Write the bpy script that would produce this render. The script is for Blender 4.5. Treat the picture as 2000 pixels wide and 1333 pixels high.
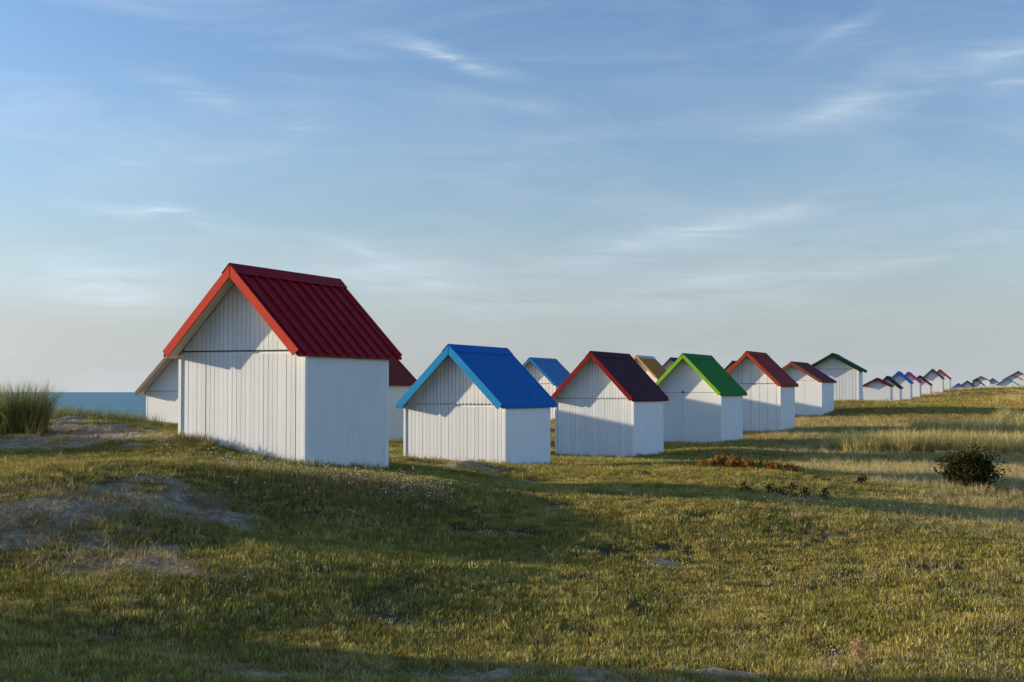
import bpy, bmesh, math, random
import numpy as np
from mathutils import Vector, Matrix
R = math.radians
for o in list(bpy.data.objects): bpy.data.objects.remove(o)
sc = bpy.context.scene
COL = sc.collection

# ------------------------------------------------------------------ camera
EYE = 2.1                                   # camera height above the turf in front of it
F = 2778.0                                  # focal length in photo pixels (50 mm on full frame)
PITCH = math.atan(99.5 / F)
cam_d = bpy.data.cameras.new('camera'); cam = bpy.data.objects.new('camera', cam_d); COL.objects.link(cam)
cam_d.sensor_width = 36; cam_d.lens = 50.0; cam_d.clip_start = .1; cam_d.clip_end = 60000
cam.location = (0, 0, EYE); cam.rotation_euler = (R(90) + PITCH, 0, 0)
sc.camera = cam

# ------------------------------------------------------------------ sun + sky
SUN_EL = R(10.0)
SX, SY = -0.995, 0.103                      # horizontal direction towards the sun
sun_d = bpy.data.lights.new('sun', 'SUN'); sun = bpy.data.objects.new('sun', sun_d); COL.objects.link(sun)
sun_d.energy = 5.0; sun_d.angle = R(0.6); sun_d.color = (1.0, .86, .64)
sdir = Vector((SX * math.cos(SUN_EL), SY * math.cos(SUN_EL), math.sin(SUN_EL)))
sun.rotation_euler = sdir.to_track_quat('Z', 'Y').to_euler(); sun.location = sdir * 60

world = bpy.data.worlds.new('World'); sc.world = world; world.use_nodes = True
wt = world.node_tree; wn = wt.nodes; wl = wt.links; wn.clear()
def WN(t, **k):
    n = wn.new(t)
    for a, b in k.items(): setattr(n, a, b)
    return n
def wmath(op, a, b=None, clamp=False):
    n = WN('ShaderNodeMath', operation=op, use_clamp=clamp)
    for i, v in enumerate((a, b)):
        if v is None: continue
        if isinstance(v, (int, float)): n.inputs[i].default_value = v
        else: wl.new(v, n.inputs[i])
    return n.outputs[0]
sky = WN('ShaderNodeTexSky', sky_type='NISHITA', sun_disc=False, sun_elevation=SUN_EL,
         sun_rotation=math.atan2(SX, SY), altitude=0, air_density=1.0, dust_density=.3, ozone_density=1.6)
tc = WN('ShaderNodeTexCoord'); sep = WN('ShaderNodeSeparateXYZ'); wl.new(tc.outputs['Generated'], sep.inputs[0])
az = wmath('ARCTAN2', sep.outputs[0], sep.outputs[1]); el = wmath('ARCSINE', sep.outputs[2])
# cirrus streaks: (azimuth deg, elevation deg, tilt deg, half length deg, half width deg, strength)
def px_dir(px, py):
    dv = (666.5 - py) / F; d = (px - 1000) / F
    v = Vector((d, math.cos(PITCH) - dv * math.sin(PITCH), math.sin(PITCH) + dv * math.cos(PITCH))).normalized()
    return math.atan2(v.x, v.y), math.asin(v.z)
STREAKS = [(865, 112, -14, 2.5, .36, .8), (330, 422, -7, 3.6, .3, .62), (390, 178, -12, 2.8, .5, .25), (1330, 462, 8, 4.8, .55, .72),
           (1000, 210, -6, 2.4, .4, .22), (1620, 235, 14, 3.6, .4, .30), (1640, 62, 28, 1.6, .3, .30), (1960, 100, 12, 3.2, .5, .4),
           (1700, 180, 30, 2.2, .9, .3), (700, 500, -22, 2.0, .35, .35), (230, 565, -12, 3.2, 1.1, .62), (860, 560, -3, 4.8, 1.2, .55),
           (1450, 520, 9, 6.5, .7, .34), (1800, 490, 10, 5.5, .4, .34), (590, 245, 35, 1.4, 1.1, .18), (240, 318, -4, 1.0, .14, .35),
           (1560, 395, 14, 4.5, .35, .24), (1350, 580, 6, 6.5, .6, .3), (1990, 158, -2, .9, .12, .5)]
vec = WN('ShaderNodeCombineXYZ'); wl.new(az, vec.inputs[0]); wl.new(el, vec.inputs[1])
def fibre(rot, sx, sy, scale, detail=4, off=0.0, dist=.5):
    m = WN('ShaderNodeMapping'); m.inputs['Rotation'].default_value = (0, 0, rot); m.inputs['Scale'].default_value = (sx, sy, 1)
    m.inputs['Location'].default_value = (off, off * .7, 0); wl.new(vec.outputs[0], m.inputs[0])
    n = WN('ShaderNodeTexNoise', noise_dimensions='2D'); n.inputs['Scale'].default_value = scale; n.inputs['Detail'].default_value = detail
    n.inputs['Roughness'].default_value = .62; n.inputs['Distortion'].default_value = dist
    wl.new(m.outputs[0], n.inputs[0]); return n.outputs[0]
fib = {-1: fibre(R(12), 4.5, 40, 2.4), 1: fibre(R(-10), 4.5, 40, 2.4, off=3.7)}
wob = fibre(0, 9, 9, 1.0, 2, 1.3, 0)
elw = wmath('ADD', el, wmath('MULTIPLY', wmath('SUBTRACT', wob, .5), R(1.2)))
vecw = WN('ShaderNodeCombineXYZ'); wl.new(az, vecw.inputs[0]); wl.new(elw, vecw.inputs[1])
tot = None
for sg in (-1, 1):
    part = None
    for (px, py, ang, L, Wd, st) in STREAKS:
        if (ang > 0) != (sg > 0): continue
        a0, e0 = px_dir(px, py)
        m = WN('ShaderNodeMapping', vector_type='TEXTURE'); m.inputs['Location'].default_value = (a0, e0, 0)
        m.inputs['Rotation'].default_value = (0, 0, R(ang)); m.inputs['Scale'].default_value = (R(L) * 1.9, R(Wd) * 1.9, 1)
        wl.new(vecw.outputs[0], m.inputs[0])
        g = WN('ShaderNodeTexGradient', gradient_type='QUADRATIC_SPHERE'); wl.new(m.outputs[0], g.inputs[0])
        n = WN('ShaderNodeMath', operation='MULTIPLY_ADD'); wl.new(g.outputs['Fac'], n.inputs[0]); n.inputs[1].default_value = st * 1.35
        if part is None: n.inputs[2].default_value = 0
        else: wl.new(part, n.inputs[2])
        part = n.outputs[0]
    fb = wmath('MULTIPLY', wmath('SUBTRACT', fib[sg], .30), 2.3, True)
    part = wmath('MULTIPLY', part, fb)
    tot = part if tot is None else wmath('ADD', tot, part)
# faint cirrus everywhere, on the whole dome
veil = wmath('MULTIPLY', wmath('MULTIPLY', wmath('SUBTRACT', fibre(R(6), 2.2, 11, 2.0, 5, 9.1), .42), 2.2, True), .26)
thin = wmath('MINIMUM', wmath('DIVIDE', .27, wmath('MAXIMUM', sep.outputs[2], .05)), 1.0)   # the cloud sheet is seen thinnest overhead
cir = wmath('MULTIPLY', wmath('MINIMUM', wmath('ADD', tot, veil), .9), thin)
# thickening haze towards the horizon
low = wmath('EXPONENT', wmath('MULTIPLY', wmath('ABSOLUTE', el), -1 / R(5.6)))
low2 = wmath('MULTIPLY', low, 1.32)
elc = wmath('MULTIPLY', wmath('SUBTRACT', fibre(R(-5), 2.2, 16, 1.6, 4, 5.0), .5), .5)
low2 = wmath('ADD', low2, wmath('MULTIPLY', elc, wmath('MULTIPLY', low, 1.3)))
tot = wmath('MAXIMUM', wmath('MINIMUM', low2, .96), 0.0)
warm = wmath('MULTIPLY', wmath('SUBTRACT', 1.0, wmath('MULTIPLY', az, 1.1)), .5, True)
cc = WN('ShaderNodeMix', data_type='RGBA'); wl.new(warm, cc.inputs[0])
SKY_K = 0.142
cc.inputs[6].default_value = (2.42, 2.72, 2.92, 1); cc.inputs[7].default_value = (3.02, 3.06, 3.02, 1)
tint = WN('ShaderNodeMix', data_type='RGBA', blend_type='MULTIPLY'); tint.inputs[0].default_value = 1
wl.new(sky.outputs[0], tint.inputs[6]); tint.inputs[7].default_value = (.64, .82, 1.12, 1)
mx = WN('ShaderNodeMix', data_type='RGBA'); wl.new(tot, mx.inputs[0]); wl.new(tint.outputs[2], mx.inputs[6]); wl.new(cc.outputs[2], mx.inputs[7])
cmx = WN('ShaderNodeMix', data_type='RGBA'); wl.new(cir, cmx.inputs[0]); wl.new(mx.outputs[2], cmx.inputs[6]); cmx.inputs[7].default_value = (3.85, 4.4, 4.95, 1)
dp = WN('ShaderNodeVectorMath', operation='DOT_PRODUCT'); wl.new(tc.outputs['Generated'], dp.inputs[0]); dp.inputs[1].default_value = tuple(sdir)
ph = wmath('MULTIPLY_ADD', wmath('MULTIPLY', dp.outputs['Value'], dp.outputs['Value']), .9)   # sky is darkest at right angles to the sun
ph.node.inputs[2].default_value = .96
pm = WN('ShaderNodeVectorMath', operation='SCALE'); wl.new(cmx.outputs[2], pm.inputs[0]); wl.new(ph, pm.inputs['Scale'])
bg = WN('ShaderNodeBackground'); bg.inputs[1].default_value = SKY_K; wl.new(pm.outputs[0], bg.inputs[0])
world.cycles.sampling_method = 'MANUAL'; world.cycles.sample_map_resolution = 512
wo = WN('ShaderNodeOutputWorld'); wl.new(bg.outputs[0], wo.inputs[0])

vs = sc.view_settings; vs.view_transform = 'Standard'; vs.look = 'None'; vs.gamma = 1; vs.exposure = 0.37; vs.use_curve_mapping = False
sc.render.engine = 'CYCLES'; sc.cycles.use_denoising = True; sc.cycles.max_bounces = 6
sc.cycles.diffuse_bounces = 3; sc.cycles.transparent_max_bounces = 4

# ------------------------------------------------------------------ helpers
rng = np.random.default_rng(7)
def ray(px, py):
    dv = (666.5 - py) / F; d = (px - 1000) / F; den = math.cos(PITCH) - dv * math.sin(PITCH)
    return d / den, (math.sin(PITCH) + dv * math.cos(PITCH)) / den
def at(px, py, Y):                                         # photo pixel + distance from the camera plane -> point
    a, b = ray(px, py); return (a * Y, Y, EYE + b * Y)
def tag(o, label=None, cat=None, group=None, kind=None):
    if label: o['label'] = label
    if cat: o['category'] = cat
    if group: o['group'] = group
    if kind: o['kind'] = kind
    return o
def link(name, me, mat=None, parent=None, loc=None):
    o = bpy.data.objects.new(name, me); COL.objects.link(o)
    if mat and me is not None and not me.materials: me.materials.append(mat)
    if parent: o.parent = parent
    if loc: o.location = loc
    return o
def mesh_of(verts, faces, name='m', smooth=False):
    me = bpy.data.meshes.new(name); me.from_pydata([tuple(v) for v in verts], [], faces); me.update()
    if smooth: me.polygons.foreach_set('use_smooth', [True] * len(me.polygons))
    return me
def np_mesh(V, Fq, name='m', smooth=False):                # Fq (n,3) or (n,4)
    V = np.asarray(V, np.float32); Fq = np.asarray(Fq, np.int32); k = Fq.shape[1]
    me = bpy.data.meshes.new(name)
    me.vertices.add(len(V)); me.vertices.foreach_set('co', V.ravel())
    me.loops.add(Fq.size); me.loops.foreach_set('vertex_index', Fq.ravel())
    me.polygons.add(len(Fq)); me.polygons.foreach_set('loop_start', np.arange(0, Fq.size, k, dtype=np.int32))
    me.polygons.foreach_set('loop_total', np.full(len(Fq), k, np.int32))
    if smooth: me.polygons.foreach_set('use_smooth', np.ones(len(Fq), bool))
    me.update(calc_edges=True); me.validate(); return me
def box_geo(x0, x1, y0, y1, z0, z1):
    v = [(x, y, z) for z in (z0, z1) for y in (y0, y1) for x in (x0, x1)]
    f = [(0, 2, 3, 1), (4, 5, 7, 6), (0, 1, 5, 4), (2, 6, 7, 3), (0, 4, 6, 2), (1, 3, 7, 5)]
    return v, f
def box(x0, x1, y0, y1, z0, z1): return mesh_of(*box_geo(x0, x1, y0, y1, z0, z1))
def prism_xz(pts, y0, y1):                                  # polygon in x,z (counter clockwise from -y) extruded in y
    n = len(pts); v = [(x, y0, z) for x, z in pts] + [(x, y1, z) for x, z in pts]
    f = [tuple(range(n)), tuple(range(2 * n - 1, n - 1, -1))]
    f += [(i, i + n, (i + 1) % n + n, (i + 1) % n) for i in range(n)]
    me = mesh_of(v, f); bm = bmesh.new(); bm.from_mesh(me); bmesh.ops.recalc_face_normals(bm, faces=bm.faces); bm.to_mesh(me); bm.free()
    return me
# ---- numpy value noise
_LAT = np.random.default_rng(3).random((256, 256))
def vnoise(x, y):
    x = np.asarray(x, float); y = np.asarray(y, float)
    xi = np.floor(x).astype(int); yi = np.floor(y).astype(int); fx = x - xi; fy = y - yi
    fx = fx * fx * (3 - 2 * fx); fy = fy * fy * (3 - 2 * fy)
    g = lambda i, j: _LAT[i % 256, j % 256]
    return (g(xi, yi) * (1 - fx) + g(xi + 1, yi) * fx) * (1 - fy) + (g(xi, yi + 1) * (1 - fx) + g(xi + 1, yi + 1) * fx) * fy
def fbm(x, y, o=4):
    s = 0; a = .5; t = 0
    for i in range(o):
        s = s + a * vnoise(x * 2 ** i + 17.3 * i, y * 2 ** i + 9.1 * i); t += a; a *= .5
    return s / t
def sstep(a, b, x):
    t = np.clip((x - a) / (b - a), 0, 1); return t * t * (3 - 2 * t)

# ------------------------------------------------------------------ materials
def material(name):
    m = bpy.data.materials.new(name); m.use_nodes = True; nt = m.node_tree
    b = nt.nodes['Principled BSDF']; return m, nt, b
def nd(nt, t, **k):
    n = nt.nodes.new(t)
    for a, b in k.items(): setattr(n, a, b)
    return n
def noise_fac(nt, scale, detail=5, lo=.35, hi=.65, coord='Object', stretch=None):
    t = nd(nt, 'ShaderNodeTexCoord'); n = nd(nt, 'ShaderNodeTexNoise'); n.inputs['Scale'].default_value = scale; n.inputs['Detail'].default_value = detail
    src = t.outputs[coord] if coord != 'World' else nd(nt, 'ShaderNodeNewGeometry').outputs['Position']
    if stretch:
        mp = nd(nt, 'ShaderNodeMapping'); mp.inputs['Scale'].default_value = stretch; nt.links.new(src, mp.inputs[0]); src = mp.outputs[0]
    nt.links.new(src, n.inputs['Vector'])
    r = nd(nt, 'ShaderNodeMapRange'); r.inputs[1].default_value = lo; r.inputs[2].default_value = hi; r.clamp = True
    nt.links.new(n.outputs[0], r.inputs[0]); return r.outputs[0], n.outputs[0]
def mixc(nt, fac, a, b, blend='MIX'):
    m = nd(nt, 'ShaderNodeMix', data_type='RGBA', blend_type=blend)
    for i, v in ((0, fac), (6, a), (7, b)):
        if isinstance(v, (int, float)): m.inputs[i].default_value = v
        elif isinstance(v, tuple): m.inputs[i].default_value = (*v, 1)
        else: nt.links.new(v, m.inputs[i])
    return m.outputs[2]
def bump(nt, b, h, strength, dist):
    n = nd(nt, 'ShaderNodeBump'); n.inputs['Strength'].default_value = strength; n.inputs['Distance'].default_value = dist
    nt.links.new(h, n.inputs['Height']); nt.links.new(n.outputs[0], b.inputs['Normal'])
def paint(name, col, rough=.55, dirt=.25, dirt_col=(.22, .19, .14), var=.10, grain=True, spec=.2):
    m, nt, b = material(name)
    oi = nd(nt, 'ShaderNodeObjectInfo')
    f1, raw = noise_fac(nt, 2.6, 6, .45, .75, 'World')
    f2, _ = noise_fac(nt, 17, 4, .68, .80, 'World')
    f3, g3 = noise_fac(nt, 5, 5, .3, .7, 'World', stretch=(9, 9, .6))
    c = mixc(nt, f1, col, tuple(x * (1 - var * .5) for x in col))
    h = nd(nt, 'ShaderNodeHueSaturation'); h.inputs['Saturation'].default_value = 1.0
    v = nd(nt, 'ShaderNodeMapRange'); v.inputs[3].default_value = .93; v.inputs[4].default_value = 1.04
    nt.links.new(oi.outputs['Random'], v.inputs[0]); nt.links.new(v.outputs[0], h.inputs['Value']); nt.links.new(c, h.inputs['Color'])
    mul = nd(nt, 'ShaderNodeMath', operation='MULTIPLY'); mul.inputs[1].default_value = dirt
    nt.links.new(f2, mul.inputs[0])
    c2 = mixc(nt, mul.outputs[0], h.outputs[0], dirt_col)
    mul2 = nd(nt, 'ShaderNodeMath', operation='MULTIPLY'); mul2.inputs[1].default_value = dirt * .5; nt.links.new(f3, mul2.inputs[0])
    c3 = mixc(nt, mul2.outputs[0], c2, tuple(x * .8 for x in col))
    nt.links.new(c3, b.inputs['Base Color'])
    rr = nd(nt, 'ShaderNodeMapRange'); rr.inputs[3].default_value = rough - .1; rr.inputs[4].default_value = rough + .12
    nt.links.new(raw, rr.inputs[0]); nt.links.new(rr.outputs[0], b.inputs['Roughness'])
    b.inputs['Specular IOR Level'].default_value = spec
    if grain: bump(nt, b, g3, .15, .004)
    return m
M = {}
M['white'] = paint('white_paint', (.80, .785, .75), dirt=.34)
M['cream'] = paint('cream_paint', (.78, .73, .60), dirt=.30)
M['soffit'] = paint('soffit_wood', (.62, .55, .42), dirt=.3)
def roofp(key, name, col, rough=.6): M[key] = paint(name, col, rough, .22, tuple(c * .45 + .006 for c in col), var=.14, spec=.06)
roofp('red', 'red_metal', (.24, .004, .012), .45); roofp('redboard', 'red_board', (.60, .066, .034))
roofp('blue', 'blue_roof', (.004, .125, .40)); roofp('blueboard', 'blue_board', (.03, .26, .52))
roofp('maroon', 'maroon_roof', (.055, .003, .014)); roofp('maroonboard', 'maroon_board', (.26, .016, .018))
roofp('green', 'green_roof', (.005, .17, .012)); roofp('greenboard', 'lime_board', (.24, .50, .03))
roofp('orange', 'rust_roof', (.24, .011, .005)); roofp('orangeboard', 'rust_board', (.40, .06, .022))
roofp('brown', 'brown_roof', (.10, .006, .012)); roofp('brownboard', 'brown_board', (.24, .06, .035))
roofp('dgreen', 'dark_green_roof', (.004, .045, .02)); roofp('grey', 'grey_brown_roof', (.19, .14, .12))
roofp('redbrown', 'red_brown_roof', (.17, .022, .016)); roofp('steelblue', 'steel_blue_roof', (.03, .17, .40), .45)
roofp('ochre', 'ochre_roof', (.40, .17, .015)); roofp('ochreboard', 'ochre_board', (.66, .32, .08)); roofp('navy', 'navy_roof', (.008, .02, .07))
roofp('black', 'black_roof', (.014, .012, .012)); roofp('vblue', 'vivid_blue_roof', (.006, .09, .44)); roofp('magenta', 'magenta_roof', (.30, .02, .19)); roofp('teal', 'teal_blue_roof', (.015, .18, .36))
M['sky_sheen'] = paint('sky_sheen_ridge', (.36, .40, .46), .4, .2, (.2, .2, .22), spec=.4)  # sky reflection on the ridge cap, put into a pale blue-grey colour
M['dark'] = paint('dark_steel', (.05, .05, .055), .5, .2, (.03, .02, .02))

# ------------------------------------------------------------------ terrain
def cp(px, py, Y): return at(px, py, Y)
CTRL = [cp(*a) for a in [
    # foreground
    (0, 1333, 9.2), (500, 1333, 9.9), (1000, 1333, 10.4), (1500, 1333, 10.6), (2000, 1333, 10.5),
    (0, 1205, 11.3), (400, 1230, 11.6), (1000, 1200, 13.2), (1500, 1200, 13.6), (2000, 1150, 15.2),
    (200, 1150, 12.3), (420, 1160, 12.5), (600, 1110, 13.9), (450, 1090, 13.9), (700, 1108, 14.3), (850, 1100, 14.9), (1000, 1105, 15.7), (1000, 1045, 17.3), (1200, 1065, 17.0), (1400, 1090, 16.6),
    # sandy mound with its face turned right
    (0, 1010, 14.4), (200, 1010, 14.9), (230, 1050, 14.3), (100, 1050, 14.1), (0, 1060, 13.8), (0, 1110, 13.0), (0, 940, 16.0), (150, 950, 16.1), (270, 938, 16.6), (380, 926, 17.4), (420, 1040, 15.2), (330, 1062, 14.4), 
    (520, 1010, 16.6), (520, 928, 18.3), (650, 927, 19), (620, 1060, 15.8), (760, 933, 19.6), (700, 1000, 17.2), (870, 948, 19.4), (850, 1040, 17.2),
    (1000, 1002, 18.7), (1000, 965, 20), (1000, 944, 23.6), (1200, 980, 19.8), (1200, 946, 23.6), (1400, 988, 19.6), (1400, 951, 23.5), (1700, 1010, 19.4), (1700, 976, 23.2), (2000, 1035, 19.2), (2000, 1000, 23), (1500, 1055, 17.6),
    # red hut, blue hut and the ground between
    (353, 853, 21.6), (597, 915, 20.7), (760, 921, 23.0), (830, 918, 23.2), (900, 912, 25.5), (790, 896, 28.4), (987, 911, 27.3), (1074, 917, 29.0),
    (1200, 925, 25.5), (1350, 935, 24.5), (1350, 908, 28), (1600, 930, 26.6), (1890, 955, 26.2), (2000, 960, 27),
    (1085, 893, 38.3), (1237, 896, 37.4), (1297, 889, 39.8), (1420, 880, 40), (1420, 905, 35.5), (1600, 905, 36.5), (1800, 911, 36.2), (2000, 914, 36), (1600, 888, 40), (1800, 889, 40), (2000, 890, 40), (1560, 918, 28.6), (1700, 938, 28.5), (1860, 940, 28.3), (1400, 905, 29),
    (1300, 869, 45), (1408, 868, 44), (1451, 864, 46.4), (1600, 862, 46.4), (1600, 878, 43), (1800, 866, 45), (2000, 866, 46), (1750, 838, 53), (1750, 855, 49.7), (2000, 855, 49.5), (1447, 848, 52), (1524, 846, 51), (1600, 842, 52),
    (1800, 835, 55), (2000, 830, 57), (1552, 815, 63), (1604, 815, 62), (1700, 806, 64), (1850, 800, 64.5), (1850, 818, 60.5), (2000, 802, 64.5), (2000, 820, 60),
    (1600, 786, 72), (1676, 785, 71), (1650, 786, 69), (1720, 790, 112), (1740, 788, 110), (1640, 802, 84), (1780, 783, 135), (1800, 795, 95), (2000, 778, 95),
    (1850, 768, 160), (2000, 760, 160), (1880, 770, 200), (1930, 766, 210), (2000, 761, 220), (2000, 761, 200),
    # left bank with the marram tuft
    (0, 885, 20.6), (150, 885, 20.8), (300, 898, 19.8), (0, 842, 24), (70, 835, 24.5), (120, 817, 27), (200, 848, 24.2), (200, 822, 29), (260, 825, 33), (320, 838, 36.5),
    (780, 863, 43.5), (700, 866, 43), (1080, 815, 66), (1285, 800, 80)]]
E0 = EYE
CTRL += [(-8, 8, E0 - 1.75), (-12, 12, E0 - 1.6), (-7, 12.5, E0 - 1.55), (-7, 14.5, E0 - 1.42), (-8, 17, E0 - 1.15), (-12, 16, E0 - 1.2), (-20, 12, E0 - 1.4), (-14, 20, E0 - .9), (-22, 24, E0 - .7), (-13, 28, E0 - .5), (0, 3, E0 - 1.8), (8, 4, E0 - 2), (-8, 0, E0 - 1.6), (12, 10, E0 - 2.2), (20, 18, E0 - 2.1),
         (25, 35, E0 - 1.8), (35, 60, E0 - 1.2), (-7.8, 37.6, E0 - 1.0), (-10, 38.5, E0 - .95), (-4.4, 42.6, E0 - 1.5), (-3, 46, E0 - 1.5), (-1.5, 53, E0 - 1.4), (2, 64, E0 - 1.2),
         (-12, 41, E0 - 1.3), (80, 120, E0), (100, 220, E0 + .8), (60, 20, E0 - 2), (40, -10, E0 - 2), (-30, -10, E0 - 1.2), (9, 95, E0 - 1.2), (15, 100, E0 - 1.1), (130, 400, E0 + .6), (60, 400, E0 - .5)]
CTRL = np.array(CTRL)
def _phi(d2): return np.sqrt(d2 + 1.2)
_P = CTRL[:, :2]; _n = len(_P)
_A = _phi(((_P[:, None] - _P[None]) ** 2).sum(-1)) + np.eye(_n) * -.02
_B = np.zeros((_n + 3, _n + 3)); _B[:_n, :_n] = _A; _B[:_n, _n] = 1; _B[_n, :_n] = 1; _B[:_n, _n + 1:] = _P / 50; _B[_n + 1:, :_n] = _P.T / 50
_W = np.linalg.solve(_B, np.concatenate([CTRL[:, 2], np.zeros(3)]))
def H_raw(x, y):
    sh = np.shape(x); x = np.ravel(np.asarray(x, float)); y = np.ravel(np.asarray(y, float)); out = np.empty(len(x))
    for i in range(0, len(x), 20000):
        a = x[i:i + 20000]; b = y[i:i + 20000]
        out[i:i + 20000] = _phi((a[:, None] - _P[:, 0]) ** 2 + (b[:, None] - _P[:, 1]) ** 2) @ _W[:_n] + _W[_n] + (a * _W[_n + 1] + b * _W[_n + 2]) / 50
    out = np.clip(out, E0 - 3.2, E0 + 1.2)
    far = sstep(230, 500, np.hypot(x, y)); out = out * (1 - far) + (E0 - .4) * far
    w = (x + 9) * -.92 + (y - 38.5) * .39                   # metres seaward of the second row of huts
    k = sstep(3.5, 30, w); out = out * (1 - k) + (E0 - 9) * k
    out += 1.15 * np.exp(-((x + 11.9) / 1.3) ** 2 - ((y - 21.7) / 1.9) ** 2) + .10 * np.exp(-((x + .80) / .40) ** 2 - ((y - 25.7) / .8) ** 2) - .10 * np.exp(-((x + 1.5) / .35) ** 2 - ((y - 25.4) / .7) ** 2)   # marram knoll left of the picture
    near = 1 - sstep(60, 140, np.hypot(x, y))
    out += near * ((fbm(x * .45, y * .45, 3) - .5) * .07 + (fbm(x * 2.6 + 5, y * 2.6, 3) - .5) * .022)
    return out.reshape(sh)
def axis(lo, a, b, hi, d, g=1.12):
    c = list(np.arange(a, b + 1e-6, d)); s = d
    while c[-1] < hi: s *= g; c.append(c[-1] + s)
    l = []; s = d; v = a
    while v > lo: s *= g; v -= s; l.append(v)
    return np.array(l[::-1] + c)
GX = axis(-6000, -13, 16, 6000, .15, 1.10); GY = axis(-3000, 8, 40, 9000, .15, 1.07)
GXX, GYY = np.meshgrid(GX, GY); GZ = H_raw(GXX, GYY)
def ground(x, y):                                           # height of the finished terrain sheet
    x = np.asarray(x, float); y = np.asarray(y, float)
    i = np.clip(np.searchsorted(GX, x) - 1, 0, len(GX) - 2); j = np.clip(np.searchsorted(GY, y) - 1, 0, len(GY) - 2)
    fx = (x - GX[i]) / (GX[i + 1] - GX[i]); fy = (y - GY[j]) / (GY[j + 1] - GY[j])
    return (GZ[j, i] * (1 - fx) + GZ[j, i + 1] * fx) * (1 - fy) + (GZ[j + 1, i] * (1 - fx) + GZ[j + 1, i + 1] * fx) * fy
# bare sand: (pixel x, pixel y, distance, radius x, radius y, strength)
SAND = [(340, 985, 16.0, 1.15, 1.0, 1.0), (270, 960, 16.2, .9, .7, .9), (120, 975, 15.4, 1.5, 1.0, .86), (60, 1030, 14.2, 1.6, .8, .86), (260, 1105, 13.4, 1.4, .6, .78), (40, 1090, 13.2, 1.2, .6, .62), (430, 1000, 16.4, .7, .8, .85),
        (200, 866, 22.8, 1.9, 1.9, 1.3), (90, 858, 23.2, 1.0, 1.2, .9), (150, 850, 24.4, 1.5, 2.2, 1.25), (250, 872, 22.2, 1.5, 1.1, 1.0), (110, 828, 26.2, .9, 1.4, 1.0), (190, 842, 25.2, 1.0, 1.5, 1.1), (875, 917, 25.6, .75, .8, 1.3), (915, 920, 25.3, .8, .7, 1.2), (985, 932, 24.2, 1.0, .5, .8), (1150, 962, 21.6, 1.6, .45, .6), (1060, 998, 19.3, .7, .35, .6),
        (1310, 1100, 16.2, .35, .3, .8), (1650, 787, 69, 1.5, 1.5, .8), (1000, 1325, 10.6, 2.0, .45, .62), (560, 1310, 10.3, 1.0, .5, .5), (280, 1275, 10.8, .9, .5, .4), (1300, 1310, 10.9, 1.2, .3, .62),
        (700, 1290, 10.9, .6, .3, .4), (870, 1150, 14.4, 1.3, .5, .28), (1620, 1060, 18, .6, .4, .4), (-40, 980, 14.5, 1.5, .9, .4), (1850, 770, 150, 14, 4, .35)]
SAND_W = [(*at(a, b, c)[:2], d, e, f) for a, b, c, d, e, f in SAND]
def sand_mask(x, y):
    s = np.zeros(np.shape(x))
    for (cx, cy, rx, ry, st) in SAND_W: s = np.maximum(s, st * np.exp(-(((x - cx) / rx) ** 2 + ((y - cy) / ry) ** 2) * 1.1))
    n = fbm(x * 2.9 + 3, y * 2.9, 5)
    return np.clip((s - .24) * 1.9 + (n - .5) * 3.2 * np.clip(s * 2.2, 0, 1), 0, 1)
ny, nx = GZ.shape
SM = sand_mask(GXX, GYY); GZ += np.where(np.hypot(GXX, GYY) < 60, SM * ((fbm(GXX * 2.2 + 40, GYY * 2.2, 3) - .5) * .16 + (fbm(GXX * 5.5, GYY * 5.5 + 7, 3) - .5) * .10), 0)
V = np.stack([GXX, GYY, GZ], -1).reshape(-1, 3); idx = np.arange(nx * ny).reshape(ny, nx)
Fq = np.stack([idx[:-1, :-1], idx[:-1, 1:], idx[1:, 1:], idx[1:, :-1]], -1).reshape(-1, 4)
tm = np_mesh(V, Fq, 'terrain', True)
at_s = tm.attributes.new('sand', 'FLOAT', 'POINT'); at_s.data.foreach_set('value', sand_mask(V[:, 0], V[:, 1]).astype(np.float32))
def dryness(x, y):                                          # 0 green turf .. 1 straw coloured
    inland = sstep(2, 16, (x - 2) * .9 - (y - 22) * .16)
    mid = sstep(20, 26, y) * sstep(5.0, 9, x)
    return np.clip(.22 + .42 * inland + .25 * mid + (fbm(x * .5 + 11, y * .5, 4) - .5) * 1.5, 0, 1)
at_d = tm.attributes.new('dry', 'FLOAT', 'POINT'); at_d.data.foreach_set('value', dryness(V[:, 0], V[:, 1]).astype(np.float32))
gm, nt, b = material('dune_turf')
A1 = nd(nt, 'ShaderNodeAttribute', attribute_name='sand'); A2 = nd(nt, 'ShaderNodeAttribute', attribute_name='dry')
g1, _ = noise_fac(nt, 1.7, 6, .35, .65, 'World'); g2, r2 = noise_fac(nt, 14, 6, .38, .66, 'World'); g3, r3 = noise_fac(nt, 60, 4, .4, .62, 'World')
gc = mixc(nt, g1, (.040, .042, .014), (.075, .065, .022)); gc = mixc(nt, A2.outputs['Fac'], gc, (.15, .11, .045))
gc = mixc(nt, g2, gc, mixc(nt, .5, gc, (.085, .062, .032)))
sandc = mixc(nt, g3, (.50, .385, .255), (.36, .27, .175)); sandc = mixc(nt, g2, sandc, (.24, .17, .11))
rs = nd(nt, 'ShaderNodeMapRange'); rs.inputs[1].default_value = .25; rs.inputs[2].default_value = .75
ad = nd(nt, 'ShaderNodeMath', operation='ADD'); sb = nd(nt, 'ShaderNodeMath', operation='MULTIPLY_ADD'); sb.inputs[1].default_value = .7; sb.inputs[2].default_value = -.35
nt.links.new(r2, sb.inputs[0]); nt.links.new(A1.outputs['Fac'], ad.inputs[0]); nt.links.new(sb.outputs[0], ad.inputs[1]); nt.links.new(ad.outputs[0], rs.inputs[0])
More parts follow.
